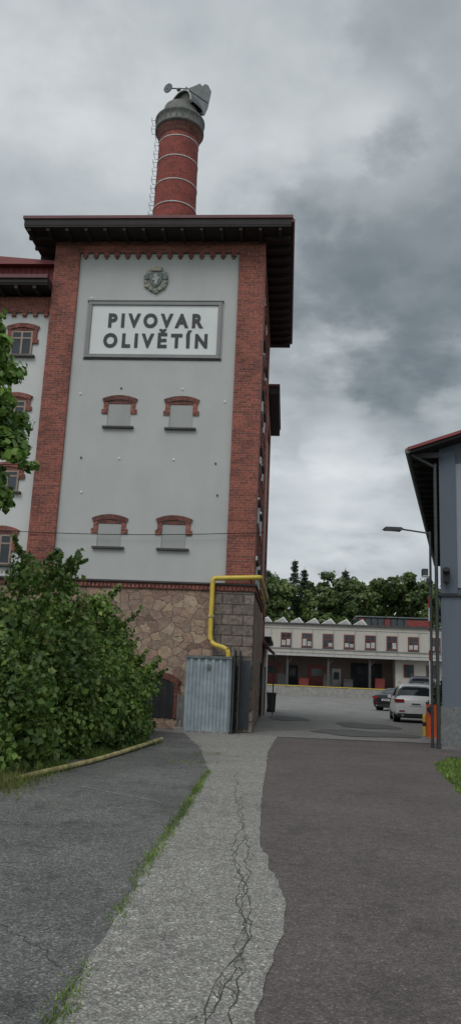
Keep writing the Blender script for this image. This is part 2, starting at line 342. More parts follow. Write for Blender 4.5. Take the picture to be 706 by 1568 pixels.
mb.box(XL-.08,.1,-.12,D+.05,4.16,4.21,'sill')
mb.make('stone_plinth',T)
mb=MB(); R=.82
mb.box(XL-R,R,-R,D+R,15.40,15.46,'eave')
mb.box(XL-R-.01,R+.01,-R-.01,D+R+.01,15.46,15.68,'eave'); mb.box(XL-R-.05,R+.05,-R-.05,D+R+.05,15.68,15.78,'fascia')
x=XL-R+.1
while x<R: mb.box(x,x+.1,-R+.04,-.03,15.30,15.398,'eave'); x+=.62
y=-R+.5
while y<D+R: mb.box(0.0,R-.02,y,y+.1,15.28,15.397,'eave'); mb.box(XL-R,XL,y,y+.1,15.28,15.397,'eave'); y+=.62
a=[(XL-R,-R),(R,-R),(R,D+R),(XL-R,D+R)]; cx=XL/2
mb.add([(x,y,15.78) for x,y in a]+[(cx-1,D/2,17.1),(cx+1,D/2,17.1)],[(0,1,5,4),(1,2,5),(2,3,4,5),(3,0,4)],'redroof')
mb.cyl((R+.05,-R,15.62),(R+.05,D+R,15.62),.06,'fascia')
mb.make('hipped_roof',T)
def blind(mb,c,z0,z1,hw=.37,y=.09,real=False):
    mb.box(c-hw-.13,c-hw,y-.04,y+.1,z0+.42,z1-.08,'brick'); mb.box(c+hw,c+hw+.13,y-.04,y+.1,z0+.42,z1-.08,'brick')
    mb.box(c-hw-.19,c-hw-.13,y-.035,y+.1,z0+.42,z0+.56,'brick'); mb.box(c+hw+.13,c+hw+.19,y-.035,y+.1,z0+.42,z0+.56,'brick')
    mb.arch(c,z1-.1,hw+.13,.11,.15,y-.05,y+.1,'brick_dark' if not real else 'brick',12)
    mb.prism([(c-hw,z1-.12),(c+hw,z1-.12),(c+hw,z1-.08),(c+hw*.6,z1-.03),(c,z1+.0),(c-hw*.6,z1-.03),(c-hw,z1-.08)],y-.025,y+.05,'brick_dark')
    mb.box(c-hw-.12,c+hw+.12,y-.1,y+.05,z0-.06,z0,'sill')
    if real:
        mb.box(c-hw,c+hw,y-.012,y+.02,z0,z1-.02,'glass')
        for a,b in ((c-hw,c-hw+.06),(c+hw-.06,c+hw),(c-.03,c+.03)): mb.box(a,b,y-.03,y,z0,z1-.12,'winframe')
        for z in (z0,z0+(z1-z0)*.6,z1-.17): mb.box(c-hw,c+hw,y-.028,y,z,z+.05,'winframe')
    else:
        mb.box(c-hw,c+hw,y-.004,y+.05,z0,z1-.1,'frame'); mb.box(c-hw+.035,c+hw-.01,y-.008,y+.05,z0+.005,z1-.135,'infill')
mb=MB()
for c,z0,z1 in ((-4.41,9.03,9.9),(-2.45,9.01,9.9),(-4.44,5.22,6.06),(-2.47,5.22,6.08)): blind(mb,c,z0,z1)
mb.make('blind_windows',T)
mb=MB()
for y in (2.3,4.6,):
    for z in (5.2,7.2,9.0,11,12.8):
        mb.box(-.09,.0,y-.55,y-.4,z+.3,z+1.0,'brick'); mb.box(-.09,.0,y+.4,y+.55,z+.3,z+1.0,'brick'); mb.box(-.09,.015,y-.55,y+.55,z+1.0,z+1.2,'brick_dark'); mb.box(-.1,.04,y-.5,y+.5,z-.07,z,'sill'); mb.box(-.07,-.045,y-.4,y+.4,z,z+1.0,'glass')
mb.make('side_windows',T)
mb=MB()
c=-2.6; mb.box(c-.42,c+.42,-.04,.0,.3,1.2,'dark'); mb.box(c-.58,c-.42,-.07,0,.3,1.2,'brick_dark'); mb.box(c+.42,c+.58,-.07,0,.3,1.2,'brick_dark'); mb.arch(c,1.2,.5,.2,.18,-.075,0,'brick_dark',12); mb.prism([(c-.42,1.2),(c+.42,1.2),(c+.25,1.33),(c,1.38),(c-.25,1.33)],-.045,0,'dark')
for i in range(5): mb.box(c-.4+i*.19,c-.38+i*.19,-.055,-.04,.3,1.25,'darkmetal')
mb.make('cellar_window',T)
mb=MB()
for u,z in ((-5.6,13.4),(-1.3,13.3),(-4.4,10.3),(-2.45,10.3),(-5.5,8),(-4.3,8),(-2.6,8.0),(-1.3,7.9),(-5.4,6.9),(-1.1,9.9),(-5.7,10.1),(-1.2,6.9)):
    mb.cyl((u,.06,z),(u,.09,z),.03,'sill' if random.random()<.5 else 'white',seg=8)
mb.make('wall_ties',T)
# sign
S=empty('brewery_sign',TL,-4.5)
mb=MB()
u0,u1,z0,z1=-5.66,-1.32,11.32,13.26; y=.09; t=.12;d=.07
mb.box(u0,u1,y-d,y,z0,z0+t,'frame'); mb.box(u0,u1,y-d,y,z1-t,z1,'frame'); mb.box(u0,u0+t,y-d,y,z0+t,z1-t,'frame'); mb.box(u1-t,u1,y-d,y,z0+t,z1-t,'frame')
mb.box(u0-.05,u1+.05,y-.03,y,z0-.06,z0-.002,'sill'); mb.box(u0-.05,u1+.05,y-.09,y,z1+.002,z1+.04,'frame')
mb.box(u0-.05,u0-.002,y-.03,y,z0,z1,'infill'); mb.box(u1+.002,u1+.05,y-.03,y,z0,z1,'infill')
mb.box(u0+.12,u1-.12,y-.02,y,z0+.12,z1-.12,'signwhite')
mb.make('sign_board',S,bevel=.015)
def text(body,uc,wid,z,cap):
    c=bpy.data.curves.new(body,'FONT'); c.body=body; c.size=cap/.70; c.extrude=.008; c.offset=.029; c.space_character=1.5; c.align_x='CENTER'; c.materials.append(M['letter'])
    o=bpy.data.objects.new('lettering',c); link(o,S); bpy.context.view_layer.update(); sx=wid/o.dimensions.x; o.scale=(sx,1,1)
    o.location=(uc,y-.03,z); o.rotation_euler=(math.radians(90),0,0)
text('PIVOVAR',-3.47,3.08,12.39,.44); text('OLIVĚTÍN',-3.41,3.35,11.70,.44)
# crest
Cc=empty('brewery_crest',TL,-4.5); mb=MB(); cu,cz=-3.52,14.05
pts=[]
for i in range(36):
    t=2*math.pi*i/36; r=.40+.035*math.cos(6*t)+.025*math.sin(10*t); pts.append((cu+r*math.sin(t)*.93,cz-r*math.cos(t)*1.08-.02))
mb.prism(pts,.02,.09,'crest')
for i in range(14):
    t=2*math.pi*i/14; mb.cyl((cu+.33*math.sin(t),.0,cz+.36*math.cos(t)-.02),(cu+.33*math.sin(t),.05,cz+.36*math.cos(t)-.02),.06,'gold' if i%3==0 else 'crest',.08,seg=8)
sh=[(cu-.2,cz+.2),(cu-.2,cz-.08),(cu-.1,cz-.24),(cu,cz-.31),(cu+.1,cz-.24),(cu+.2,cz-.08),(cu+.2,cz+.2)]
mb.prism(sh,-.02,.03,'teal')
li=[(cu-.02,cz-.22),(cu+.06,cz-.2),(cu+.08,cz-.05),(cu+.13,cz+.0),(cu+.1,cz+.06),(cu+.04,cz+.05),(cu+.06,cz+.14),(cu-.03,cz+.17),(cu-.08,cz+.1),(cu-.04,cz+.02),(cu-.12,cz),(cu-.1,cz-.06),(cu-.03,cz-.08)]
mb.prism(li,-.04,-.02,'infill')
cr_=[(cu-.16,cz+.27),(cu+.16,cz+.27),(cu+.2,cz+.42),(cu+.1,cz+.36),(cu+.06,cz+.46),(cu,cz+.38),(cu-.06,cz+.46),(cu-.1,cz+.36),(cu-.2,cz+.42)]
mb.prism(cr_,-.03,.05,'gold')
for s_ in (-1,1): mb.cyl((cu+s_*.3,-.02,cz+.05),(cu+s_*.3,.04,cz+.05),.09,'teal',.1,seg=10)
mb.make('crest_relief',Cc)
tube('facade_cable',[(x,-.06,5.6+(x+8)*.02-.10*math.sin((x+8)/8.3*math.pi)) for x in np.linspace(-12,.25,30)],.011,'dark',T)
# chimney
Ch=empty('brick_chimney',TL,-4.5); mb=MB(); c=(-3.58,3.0)
mb.lathe(c,[(.86,15.5),(.80,18),(.745,21.35)],'chimbrick')
for z in (17.35,18.35,19.3,20.3,21.15):
    r=.86-.115*(z-15.5)/5.85+.012; mb.lathe(c,[(r-.02,z-.025),(r,z-.025),(r,z+.025),(r-.02,z+.025)],'lightmetal')
mb.lathe(c,[(.745,21.35),(.79,21.42),(.79,21.52),(.85,21.6),(.86,21.7)],'brick_dark')
mb.lathe(c,[(.86,21.7),(.93,21.74),(.93,21.82),(.89,21.85),(.90,22.1),(.95,22.15),(.95,22.22),(.88,22.26),(.78,22.3)],'cap')
mb.lathe(c,[(.76,22.3),(.66,22.68),(.64,22.7),(.64,22.78),(.0,22.79)],'cap')
for i in range(24):
    t=2*math.pi*i/24; mb.cyl((c[0]+.91*math.cos(t),c[1]+.91*math.sin(t),21.84),(c[0]+.91*math.cos(t),c[1]+.91*math.sin(t),22.15),.02,'greymetal',seg=6)
mb.make('chimney_shaft',Ch)
mb=MB()
z=15.9
while z<22.3:
    r=.86-.115*(min(z,21.35)-15.5)/5.85 if z<21.4 else .93
    x=c[0]-r*.97
    for yy_ in (c[1]-.42,c[1]-.12): mb.cyl((x+.1,yy_,z),(x-.11,yy_,z),.009,'darkmetal',seg=5)
    mb.cyl((x-.11,c[1]-.42,z),(x-.11,c[1]-.12,z),.009,'darkmetal',seg=5); mb.cyl((x-.11,c[1]-.42,z),(x-.11,c[1]-.42,z+.14),.009,'darkmetal',seg=5); z+=.36
mb.make('climbing_rungs',Ch)
Co=empty('weather_vane',TL,-4.5); mb=MB()
nrm=Vector((-.62,-.78,0)).normalized(); side=Vector((.78,-.62,0)).normalized(); o0=Vector((c[0]+.2,c[1],22.72))
secs=[]
for d_,r_,h_,s_ in ((.36,.62,.68,0),(.2,.62,.70,0),(0,.60,.66,.02),(-.3,.52,.46,.05),(-.6,.3,.14,.05)):
    secs.append([o0+nrm*d_+side*(r_*math.cos(t)+s_)+Vector((0,0,h_*math.sin(t)-.02)) for t in np.linspace(math.pi,0,17)])
vs=[p for s_ in secs for p in s_]; mb.add(vs,[(j*17+i,j*17+i+1,(j+1)*17+i+1,(j+1)*17+i) for j in range(4) for i in range(16)],'greymetal',True)
mb.add([p-nrm*.12 for p in secs[0]],[tuple(range(17))],'cap')
for a_,b_ in zip(secs[0],secs[0][1:]): mb.cyl(a_,b_,.028,'lightmetal',seg=6)
pl=[(-2.98,22.75),(-2.66,22.55),(-2.54,22.9),(-2.44,23.62),(-2.58,23.90),(-2.70,23.96),(-2.80,23.86),(-2.90,23.98),(-3.1,23.88),(-3.3,23.80),(-3.36,23.62),(-3.1,23.4)]
mb.prism(pl,c[1]-.015,c[1]+.015,'greymetal')
mb.cyl((-2.55,c[1]-.03,23.1),(-3.3,c[1]-.03,23.68),.015,'cap',seg=6)
mb.cyl((-3.3,c[1],23.76),(-4.15,c[1],23.80),.024,'greymetal',seg=8)
mb.cyl((-4.15,c[1]-.03,23.80),(-4.13,c[1]+.01,23.80),.19,'greymetal',seg=20); mb.cyl((-4.14,c[1]-.05,23.8),(-4.14,c[1]+.03,23.8),.05,'cap',seg=8)
mb.cyl((-3.78,c[1],23.70),(-3.66,c[1],23.76),.06,'cap',seg=10)
mb.cyl((-3.42,c[1],23.1),(-3.42,c[1],23.84),.03,'cap',seg=8)
mb.make('vane_cowl',Co)
# rear wing
W2=empty('rear_wing',TL,-4.5); mb=MB()
mb.box(-6,-.1,D,13,0,13.0,'plaster'); mb.box(-.6,-.0,D+.01,D+.8,0,13.0,'brick'); mb.box(-.6,0,12.2,13,0,13.0,'brick'); mb.box(-.6,-.003,D+.8,12.2,12.3,13.0,'brick')
mb.box(-6.5,.42,D+.1,13.3,13.02,13.35,'eave'); mb.box(-6.5,.46,D+.06,13.34,13.35,13.45,'fascia')
mb.box(-6,-.05,D,13,0,3.97,'rubble')
mb.box(-6,.02,13.0,20,-.3,3.2,'cream'); mb.box(-6,.3,12.9,20.3,3.2,3.35,'eave')
mb.prism([(-.02,2.95),(.45,2.55),(.5,2.6),(-.02,3.1)],11.5,16.5,'fascia'); mb.box(.38,.44,16.2,16.28,-.3,2.55,'darkmetal')
mb.box(-.02,.03,9.6,10.7,0,2.1,'dark'); mb.box(-.02,.12,8,8.4,.9,1.5,'darkmetal'); mb.box(0,.06,14,15,-.2,2,'dark')
mb.make('rear_wing_walls',W2)
# left wing
LW=empty('brewery_wing',TL,-4.5); mb=MB(); yw=.28
mb.box(-20,XL-.003,yw+.02,8,0,13.5,'plaster_wing'); mb.box(-20,XL-.003,yw-.06,yw+.3,12.95,13.5,'brick')
mb.box(-20,XL-.003,yw-.08,8,0,4.0,'rubble'); mb.box(-20,XL-.003,yw-.14,8,4.0,4.18,'brick_dark'); mb.box(-20,XL-.003,yw-.2,8,4.18,4.23,'sill')
mb.box(-20,-8.85,yw-.05,yw+.3,4.23,12.95,'brick')
for i in range(30):
    cc=XL-.2-i*.36; mb.box(cc-.07,cc+.07,yw-.055,yw+.2,12.82,12.95,'brick')
mb.box(-20,XL-.01,-.42,8,13.6,13.66,'eave'); mb.box(-20,XL-.01,-.45,8,13.66,13.86,'eave'); mb.box(-20,XL-.012,-.5,-.38,13.8,13.92,'fascia')
for i in range(20): mb.box(XL-.5-i*.6,XL-.4-i*.6,-.4,yw,13.48,13.6,'eave')
mb.make('wing_walls',LW)
mb=MB(); mb.box(-20,XL-.013,.35,5,13.9,14.72,'clad')
for i in range(60): mb.box(XL-.1-i*.2,XL-.07-i*.2,.32,.35,13.9,14.72,'fascia')
mb.prism([(-20,14.7),(XL-.02,14.62),(XL-.02,14.74),(-20,15.9)],.1,5.4,'redroof'); mb.make('dormer_cladding',LW)
mb=MB()
for cc in (-7.85,-10.6,-13):
    for z0,z1 in ((11.45,12.42),(9.15,10.02),(6.9,7.7),(4.6,5.65)): blind(mb,cc,z0,z1,.36,yw,True)
mb.make('wing_windows',LW)
# yellow gas pipe
pp=rounded([(-.62,-.45,1.95),(-.62,-.45,2.2),(-.72,-.42,2.32),(-1.1,-.28,2.42),(-1.19,-.22,2.6),(-1.19,-.2,4.33),(.2,-.2,4.4),(.24,6.0,4.42),(.2,6.4,4.42),(.0,6.5,4.42)],.11)
gp=tube('gas_pipe',pp,.072,'yellow'); gp.location=TL; gp.rotation_euler=(0,0,math.radians(-4.5))
mbp=MB()
for z in (2.9,3.9): mbp.box(-1.28,-1.1,-.2,0,z,z+.04,'darkmetal')
for x in (-.9,-.1): mbp.box(x,x+.04,-.2,0,4.3,4.34,'darkmetal')
mbp.cyl((-1.19,-.21,3.2),(-1.19,-.21,3.26),.1,'oldyellow'); mbp.cyl((.16,1.2,4.25),(.16,6,4.25),.035,'yellow')
mbp.make('pipe_brackets',gp)
# corrugated cabinet
K=empty('corrugated_metal_cabinet',TL,-4.5); mb=MB()
def corrwall(mb,x0,x1,y,z0,z1,k,ax='x',pitch=.2,depth=.045,sg=-1):
    pts=[];x=x0
    while x<x1-1e-3:
        for dx,dd in ((0,0),(.06,0),(.1,1),(.16,1)):
            if x+dx<=x1: pts.append((x+dx,y+sg*depth*dd))
        x+=pitch
    pts.append((x1,y)); n=len(pts)
    P=[(a,b) if ax=='x' else (b,a) for a,b in pts]
    mb.add([(a,b,z0) for a,b in P]+[(a,b,z1) for a,b in P],[(i,i+1,i+1+n,i+n) for i in range(n-1)],k)
kx0,kx1,ky0,ky1=-1.72,-.52,-1.0,-.12
corrwall(mb,kx0,kx1,ky0,.05,2.02,'corr'); corrwall(mb,ky0,ky1,kx1,.05,2.02,'corr',ax='y',sg=1); corrwall(mb,ky0,ky1,kx0,.05,2.02,'corr',ax='y',sg=-1)
mb.box(kx0+.01,kx1-.01,ky0+.02,ky1,.02,1.98,'dark')
mb.box(kx0-.05,kx1+.05,ky0-.07,ky0-.047,2.0,2.06,'greymetal'); mb.box(kx0-.05,kx1+.05,ky0-.045,ky1,2.03,2.07,'greymetal')
mb.box(kx0-.02,kx1+.02,ky0-.03,ky1,0,.05,'concrete'); mb.box(-1.16,-1.06,ky0-.056,ky0-.048,1.72,1.84,'teal')
mb.make('cabinet_body',K)
G=empty('steel_gate',TL,-4.5); mb=MB()
mb.box(-.44,-.40,-.95,-.9,0,2.3,'darkmetal'); mb.box(-.44,-.40,-.2,-.15,0,2.3,'darkmetal')
for z in (.2,1.1,2.1): mb.box(-.435,-.405,-.9,-.2,z,z+.05,'darkmetal')
for i in range(7): mb.box(-.43,-.41,-.86+i*.1,-.83+i*.1,.1,2.25,'darkmetal')
mb.box(-.30,-.27,-.8,-.1,.1,2.25,'darkmetal'); mb.box(-.30,.0,-.17,-.15,.1,2.0,'darkmetal')
mb.make('gate_bars',G)
G2=empty('fence_post',TL,-4.5); mb=MB()
for x,h in ((-1.92,1.0),(-1.80,.95)): mb.box(x-.03,x+.03,-.9,-.84,0,h,'greymetal')
mb.box(-2.02,-1.74,-.95,-.8,0,.12,'concrete'); mb.make('posts',G2,bevel=.008)
tube('yellow_ground_pipe',[(-2.9,11.0,.045),(-2.6,12.1,.06),(-2.2,13.7,.05),(-1.9,15.2,.06),(-1.35,18.4,.08)],.04,'oldyellow')
# ---------------------------------------------------------------- shrubs
def edge_x(y): return float(np.interp(y,[9,12,15,18,21],[-3.1,-2.7,-2.2,-1.5,-1.75]))
C=[];R=[]
while len(C)<430:
    y=random.uniform(11.2,21.4); dep=random.random()**1.7*6; x=edge_x(y)-.28-dep
    if x<-9: continue
    top=float(np.interp(y,[11,13,16,19,21.4],[2.6,3.1,3.35,3.2,3.0]))*(1+.4*noise.noise(Vector((x*.8,y*.8,0))))
    top*=min(1,.48+dep*.42); top=max(top,.5)
    z=random.random()**.72*top-.25
    r=random.uniform(.2,.46); C.append((x,y,max(z,.15))); R.append((r,r,r*random.uniform(.7,1.1)))
SB=empty('elder_shrub')
leaves('foliage',C,R,90000,.105,'leaf',SB,fill=.32,clip=lambda P:(P[:,2]>.02))
mb=MB()
for _ in range(60):
    c_=random.choice(C); g=(c_[0]-random.uniform(.2,.9),c_[1]+random.uniform(.1,.6),0); mb.cyl(g,c_,.018,'bark',.008,seg=5)
mb.make('stems',SB)
SC=[];SR_=[]; mb=MB(); cnt=0
while cnt<210:
    c_=random.choice(C)
    if c_[2]<.8: continue
    cnt+=1
    d=Vector((random.uniform(-.4,.9),random.uniform(-.7,.3),random.uniform(.3,1))).normalized(); L_=random.uniform(.6,1.0)
    mb.cyl(c_,tuple(Vector(c_)+d*L_),.008,'bark',.003,seg=4)
    for t in np.linspace(.35,L_,6): SC.append((c_[0]+d.x*t,c_[1]+d.y*t,c_[2]+d.z*t-.05*t*t)); rr=.12*(1.15-t/L_*.6); SR_.append((rr,rr,rr*.8))
mb.make('twigs',SB); leaves('sprigs',SC,SR_,14500,.10,'leaf',SB,fill=.5)
P=[]
for x,y in [(edge_x(y)-.1,y) for y in np.linspace(9.5,18.5,500)]:
    for _ in range(12): P.append((x+random.gauss(0,.14),y+random.gauss(0,.05),.003))
P=[p for p in P if noise.noise(Vector((p[0]*1.5,p[1]*1.5,7)))>.0]
blades('roadside_weeds',P,.12,'grass',w=.008)
P=[(random.gauss(-3.0,.25),random.gauss(10.9,.5),.003) for _ in range(1100)]; blades('dry_grass_tuft',P,.2,'dry',w=.006)
# left maple
TR=empty('maple_tree',(-5.5,12,0)); mb=MB()
mb.cyl((0,0,0),(.05,0,2.2),.17,'bark',.13); mb.cyl((.05,0,2.2),(0,.1,4.6),.13,'bark',.08); mb.cyl((0,.1,4.6),(.1,0,7.2),.08,'bark',.03)
TC=[];TRR=[]
def limb(e,n=9,sp_=.42):
    e=Vector(e); s=Vector((.05,.05,e.z*.78)); mb.cyl(s,e,.035,'bark',.01,seg=6)
    for _ in range(n):
        q=e+Vector((random.gauss(0,sp_),random.gauss(0,sp_),random.gauss(0,sp_*.75))); mb.cyl(e-(e-s)*.2,q,.008,'bark',.004,seg=4)
        TC.append(tuple(q)); r=random.uniform(.14,.26); TRR.append((r,r,r*.7))
for i in range(26):
    a=random.uniform(0,6.28); h=random.uniform(3.6,6.8); rr=random.uniform(.5,1.3)*(1-.35*abs(h-5.4)/2); limb((math.cos(a)*rr,math.sin(a)*rr,h))
for e in ((1.45,-.2,6.45),(1.55,-.1,5.85),(1.6,-.1,5.3),(1.5,0,4.5),(1.15,0,6.95),(1.75,0,4.95),(1.4,.1,4.15),(1.2,-.3,5.6),(1.2,-.3,6.2),(1.3,-.2,4.9),(1.45,.2,5.55)): limb(e,14,.23)
mb.make('trunk_and_limbs',TR); leaves('foliage',TC,TRR,28000,.115,'leaf2',TR,fill=.5,aspect=.5)
# ---------------------------------------------------------------- right building
RB=empty('blue_grey_building',(5.5,19.8,0),-17); mb=MB(); w=11; zl=7.62; sl=.30
def roofz(x): return zl+sl*(x+.75)
mb.prism([(0,3.85),(w,3.85),(w,roofz(0)-.12),(w/2,roofz(w/2)-.12),(0,roofz(0)-.12)],0,20,'bluewall')
mb.box(0,w,.012,20,1.02,3.8,'bluewall2'); mb.box(-.05,w+.05,-.06,20.05,3.8,3.85,'sill'); mb.box(-.045,w,-.05,20,0,1.02,'roughbase')
mb.box(.42,w-.4,-.03,0,4.0,7.3,'palewall'); mb.box(.0,.42,-.08,0,3.853,7.62,'bluewall')
mb.make('walls',RB)
mb=MB()
def slab(t0,t1,xa,xb,y0,y1,k,side):
    f=roofz if side<0 else (lambda x:roofz(w-x))
    mb.prism([(xa,f(xa)+t0),(xb,f(xb)+t0),(xb,f(xb)+t1),(xa,f(xa)+t1)],y0,y1,k)
slab(-.11,-.03,-.72,w/2,-.5,20.5,'eave',-1); slab(-.03,.05,-.78,w/2,-.56,20.6,'redroof',-1)
slab(-.11,-.03,w/2,w+.72,-.5,20.5,'eave',1); slab(-.03,.05,w/2,w+.78,-.56,20.6,'redroof',1)
for i in range(28): mb.box(-.7,0,-.3+i*.74,-.22+i*.74,zl-.2,zl-.06,'eave')
mb.cyl((-.78,-.52,zl-.04),(-.78,20.5,zl-.04),.075,'greymetal',seg=10)
mb.cyl((-.1,-.1,7.3),(-.1,-.1,0),.045,'darkmetal',seg=8); mb.cyl((-.7,-.35,7.5),(-.1,-.1,7.2),.045,'darkmetal',seg=8)
mb.make('gable_roof',RB)
mb=MB(); mb.prism([(.08,4.15),(.2,4.1),(.24,4.4),(.14,4.5),(.06,4.35)],-.28,-.08,'dark'); mb.cyl((.15,-.08,4.2),(.15,-.3,4.45),.05,'dark',.1); mb.make('wall_horn_loudspeaker',RB)
SLp=empty('street_lamp',(5.28,19.95,0)); mb=MB()
mb.cyl((0,0,0),(0,0,5.5),.035,'darkmetal',.03); mb.cyl((0,0,5.45),(-.75,.2,5.58),.022,'darkmetal'); mb.prism([(-1.2,5.56),(-.72,5.53),(-.66,5.58),(-.72,5.62),(-1.14,5.62)],.14,.38,'darkmetal'); mb.box(-1.15,-.78,.17,.35,5.535,5.552,'lightmetal'); mb.make('pole_and_arm',SLp)
FL=empty('floodlight',(5.2,19.98,4.3)); mb=MB(); mb.cyl((0,0,.0),(.08,-.02,.0),.02,'darkmetal'); mb.box(-.14,.0,-.12,.05,.02,.2,'darkmetal'); mb.prism([(-.17,-.02),(.02,-.02),(-.02,.02),(-.13,.02)],-.14,.0,'lightmetal'); mb.box(-.02,.06,-.1,.02,-.18,-.04,'darkmetal'); mb.make('lamp_head',FL,bevel=.01)
BG=empty('barrier_gate',(6.13,23.2,gz(23.2))); mb=MB()
mb.box(-.13,.13,-.14,.14,.06,1.0,'orange'); mb.box(-.15,.15,-.16,.16,0,.06,'concrete'); mb.box(-.14,.14,-.15,.15,1.0,1.06,'darkmetal')
zz=1.0
for h,k in ((.9,'white'),(.35,'white'),(.3,'red'),(.55,'white'),(.3,'red'),(.4,'white'),(.35,'red')):
    mb.box(-.11,-.07,-.2,-.16,zz,zz+h,k); zz+=h
mb.cyl((-.1,-.22,.85),(-.1,-.14,.85),.09,'darkmetal')
mb.make('housing_and_arm',BG,bevel=.006)
BO=empty('yellow_bollard',(6.42,25.2,gz(25.2))); mb=MB(); mb.cyl((0,0,0),(0,0,.62),.06,'yellow'); mb.cyl((0,0,.62),(0,0,.66),.06,'yellow',.03); mb.cyl((0,0,.3),(0,0,.42),.063,'black'); mb.make('post',BO)
SH=empty('small_shrub',(8.15,30,gz(30))); leaves('foliage',[(random.uniform(-.15,.5),random.uniform(-.4,.4),random.uniform(.6,1.7)) for _ in range(14)],[(.25,.25,.3)]*14,3500,.11,'leaf',SH)
mb=MB()
for i in range(4): mb.cyl((.15+.05*i,0,0),(-.1+.2*i,.1*i-.1,1.2),.02,'bark',.01,seg=5)
mb.make('stems',SH)
# ---------------------------------------------------------------- far building
FB=empty('loading_depot_building',(3.2,86.5,gz(80)),-6); mb=MB()
L=34; z0=4.35
mb.box(-6,L,0,14,z0,7.6,'cream'); mb.box(-6.1,L+.1,-.25,14,7.6,7.78,'sill'); mb.box(-6,L,-.06,0,7.15,7.3,'cream')
mb.box(-6,L,-.1,0,4.95,5.05,'frame')
for x in np.arange(-5,L,2.3): mb.box(x-.03,x+.03,-.07,0,z0,7.2,'infill')
i=0
for x in np.arange(1.25,L-1,2.30):
    if i==0: mb.box(x-.5,x+.5,-.02,0,5.25,6.6,'lightmetal')
    else:
        mb.box(x-.58,x+.58,-.05,0,5.17,6.68,'redframe'); mb.box(x-.48,x-.04,-.07,-.05,5.27,6.58,'glass'); mb.box(x+.04,x+.48,-.07,-.05,5.27,6.58,'glass'); mb.box(x-.48,x+.48,-.08,-.07,6.05,6.12,'redframe')
        if i%3: mb.box(x-.46,x-.06,-.075,-.07,5.3,5.3+.4+.5*random.random(),'lightmetal')
        mb.box(x+.06,x+.46,-.075,-.07,5.3,5.3+.3+.4*random.random(),'lightmetal')
    mb.box(x-.62,x+.62,-.14,0,5.10,5.17,'sill'); i+=1
mb.make('upper_storey',FB)
mb=MB()
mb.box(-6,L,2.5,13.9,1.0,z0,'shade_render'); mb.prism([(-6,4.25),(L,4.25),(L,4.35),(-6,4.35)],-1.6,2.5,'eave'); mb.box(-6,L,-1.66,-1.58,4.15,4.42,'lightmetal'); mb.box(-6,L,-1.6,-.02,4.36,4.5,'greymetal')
for x in np.arange(-5,15,4.4): mb.box(x-.12,x+.12,-1.2,-.95,1.0,4.25,'sill'); mb.prism([(x-.06,3.3),(x+.06,3.3),(x+.9,4.25),(x+.7,4.25)],-1.12,-1.05,'sill')
for x,ww,h,k in ((2.0,.9,3.4,'redframe'),(4.2,.7,3.2,'dark'),(7,1.0,3.3,'redframe'),(9.2,.5,3.0,'lightmetal'),(12.5,1.7,3.7,'dark'),):
    mb.box(x-ww,x+ww,2.4,2.5,1.0,h,k); mb.box(x-ww*.6,x+ww*.6,2.36,2.4,h-1.2,h-.4,'glass')
for x,h in ((3.2,1.2),(5.6,.8),(8.2,1.4),(10.4,.9),(13.8,1.1)): mb.box(x-.5,x+.5,.2,1.1,1.0,1.0+h,random.choice(['darkmetal','sill','clad']))
mb.box(15.4,L,-.3,2.5,0,4.25,'cream')
for x in (16.8,19.2,21.5,24): mb.box(x-.55,x+.55,-.36,-.3,2.3,3.7,'redframe'); mb.box(x-.45,x+.45,-.38,-.36,2.4,3.6,'glass')
mb.box(-6,L,-1.9,2.5,-.2,.95,'concrete'); mb.box(-6,L,-1.95,-1.85,.95,1.03,'yellow')
mb.make('loading_dock',FB)
mb=MB()
for i in range(7):
    x=.3+i*1.75; mb.prism([(x,7.78),(x+1.7,7.78),(x+1.15,8.45)],.6,9,'white')
    mb.prism([(x+.25,7.88),(x+1.5,7.88),(x+1.1,8.32)],.58,.6,'lightmetal')
mb.box(11.5,19.6,3,9,7.78,8.9,'eave'); mb.box(11.3,19.8,2.8,9.2,8.9,9.02,'greymetal')
for i in range(11): mb.box(11.7+i*.72,12.3+i*.72,2.94,3,8.0,8.75,'glass' if i%4 else 'redframe')
mb.box(17,19.6,2.93,3,8.05,8.7,'clad')
for i in range(5): mb.prism([(20.3+i*1.6,7.78),(21.7+i*1.6,7.78),(21.3+i*1.6,8.3)],1,6,'lightmetal')
mb.make('roof_skylights',FB)
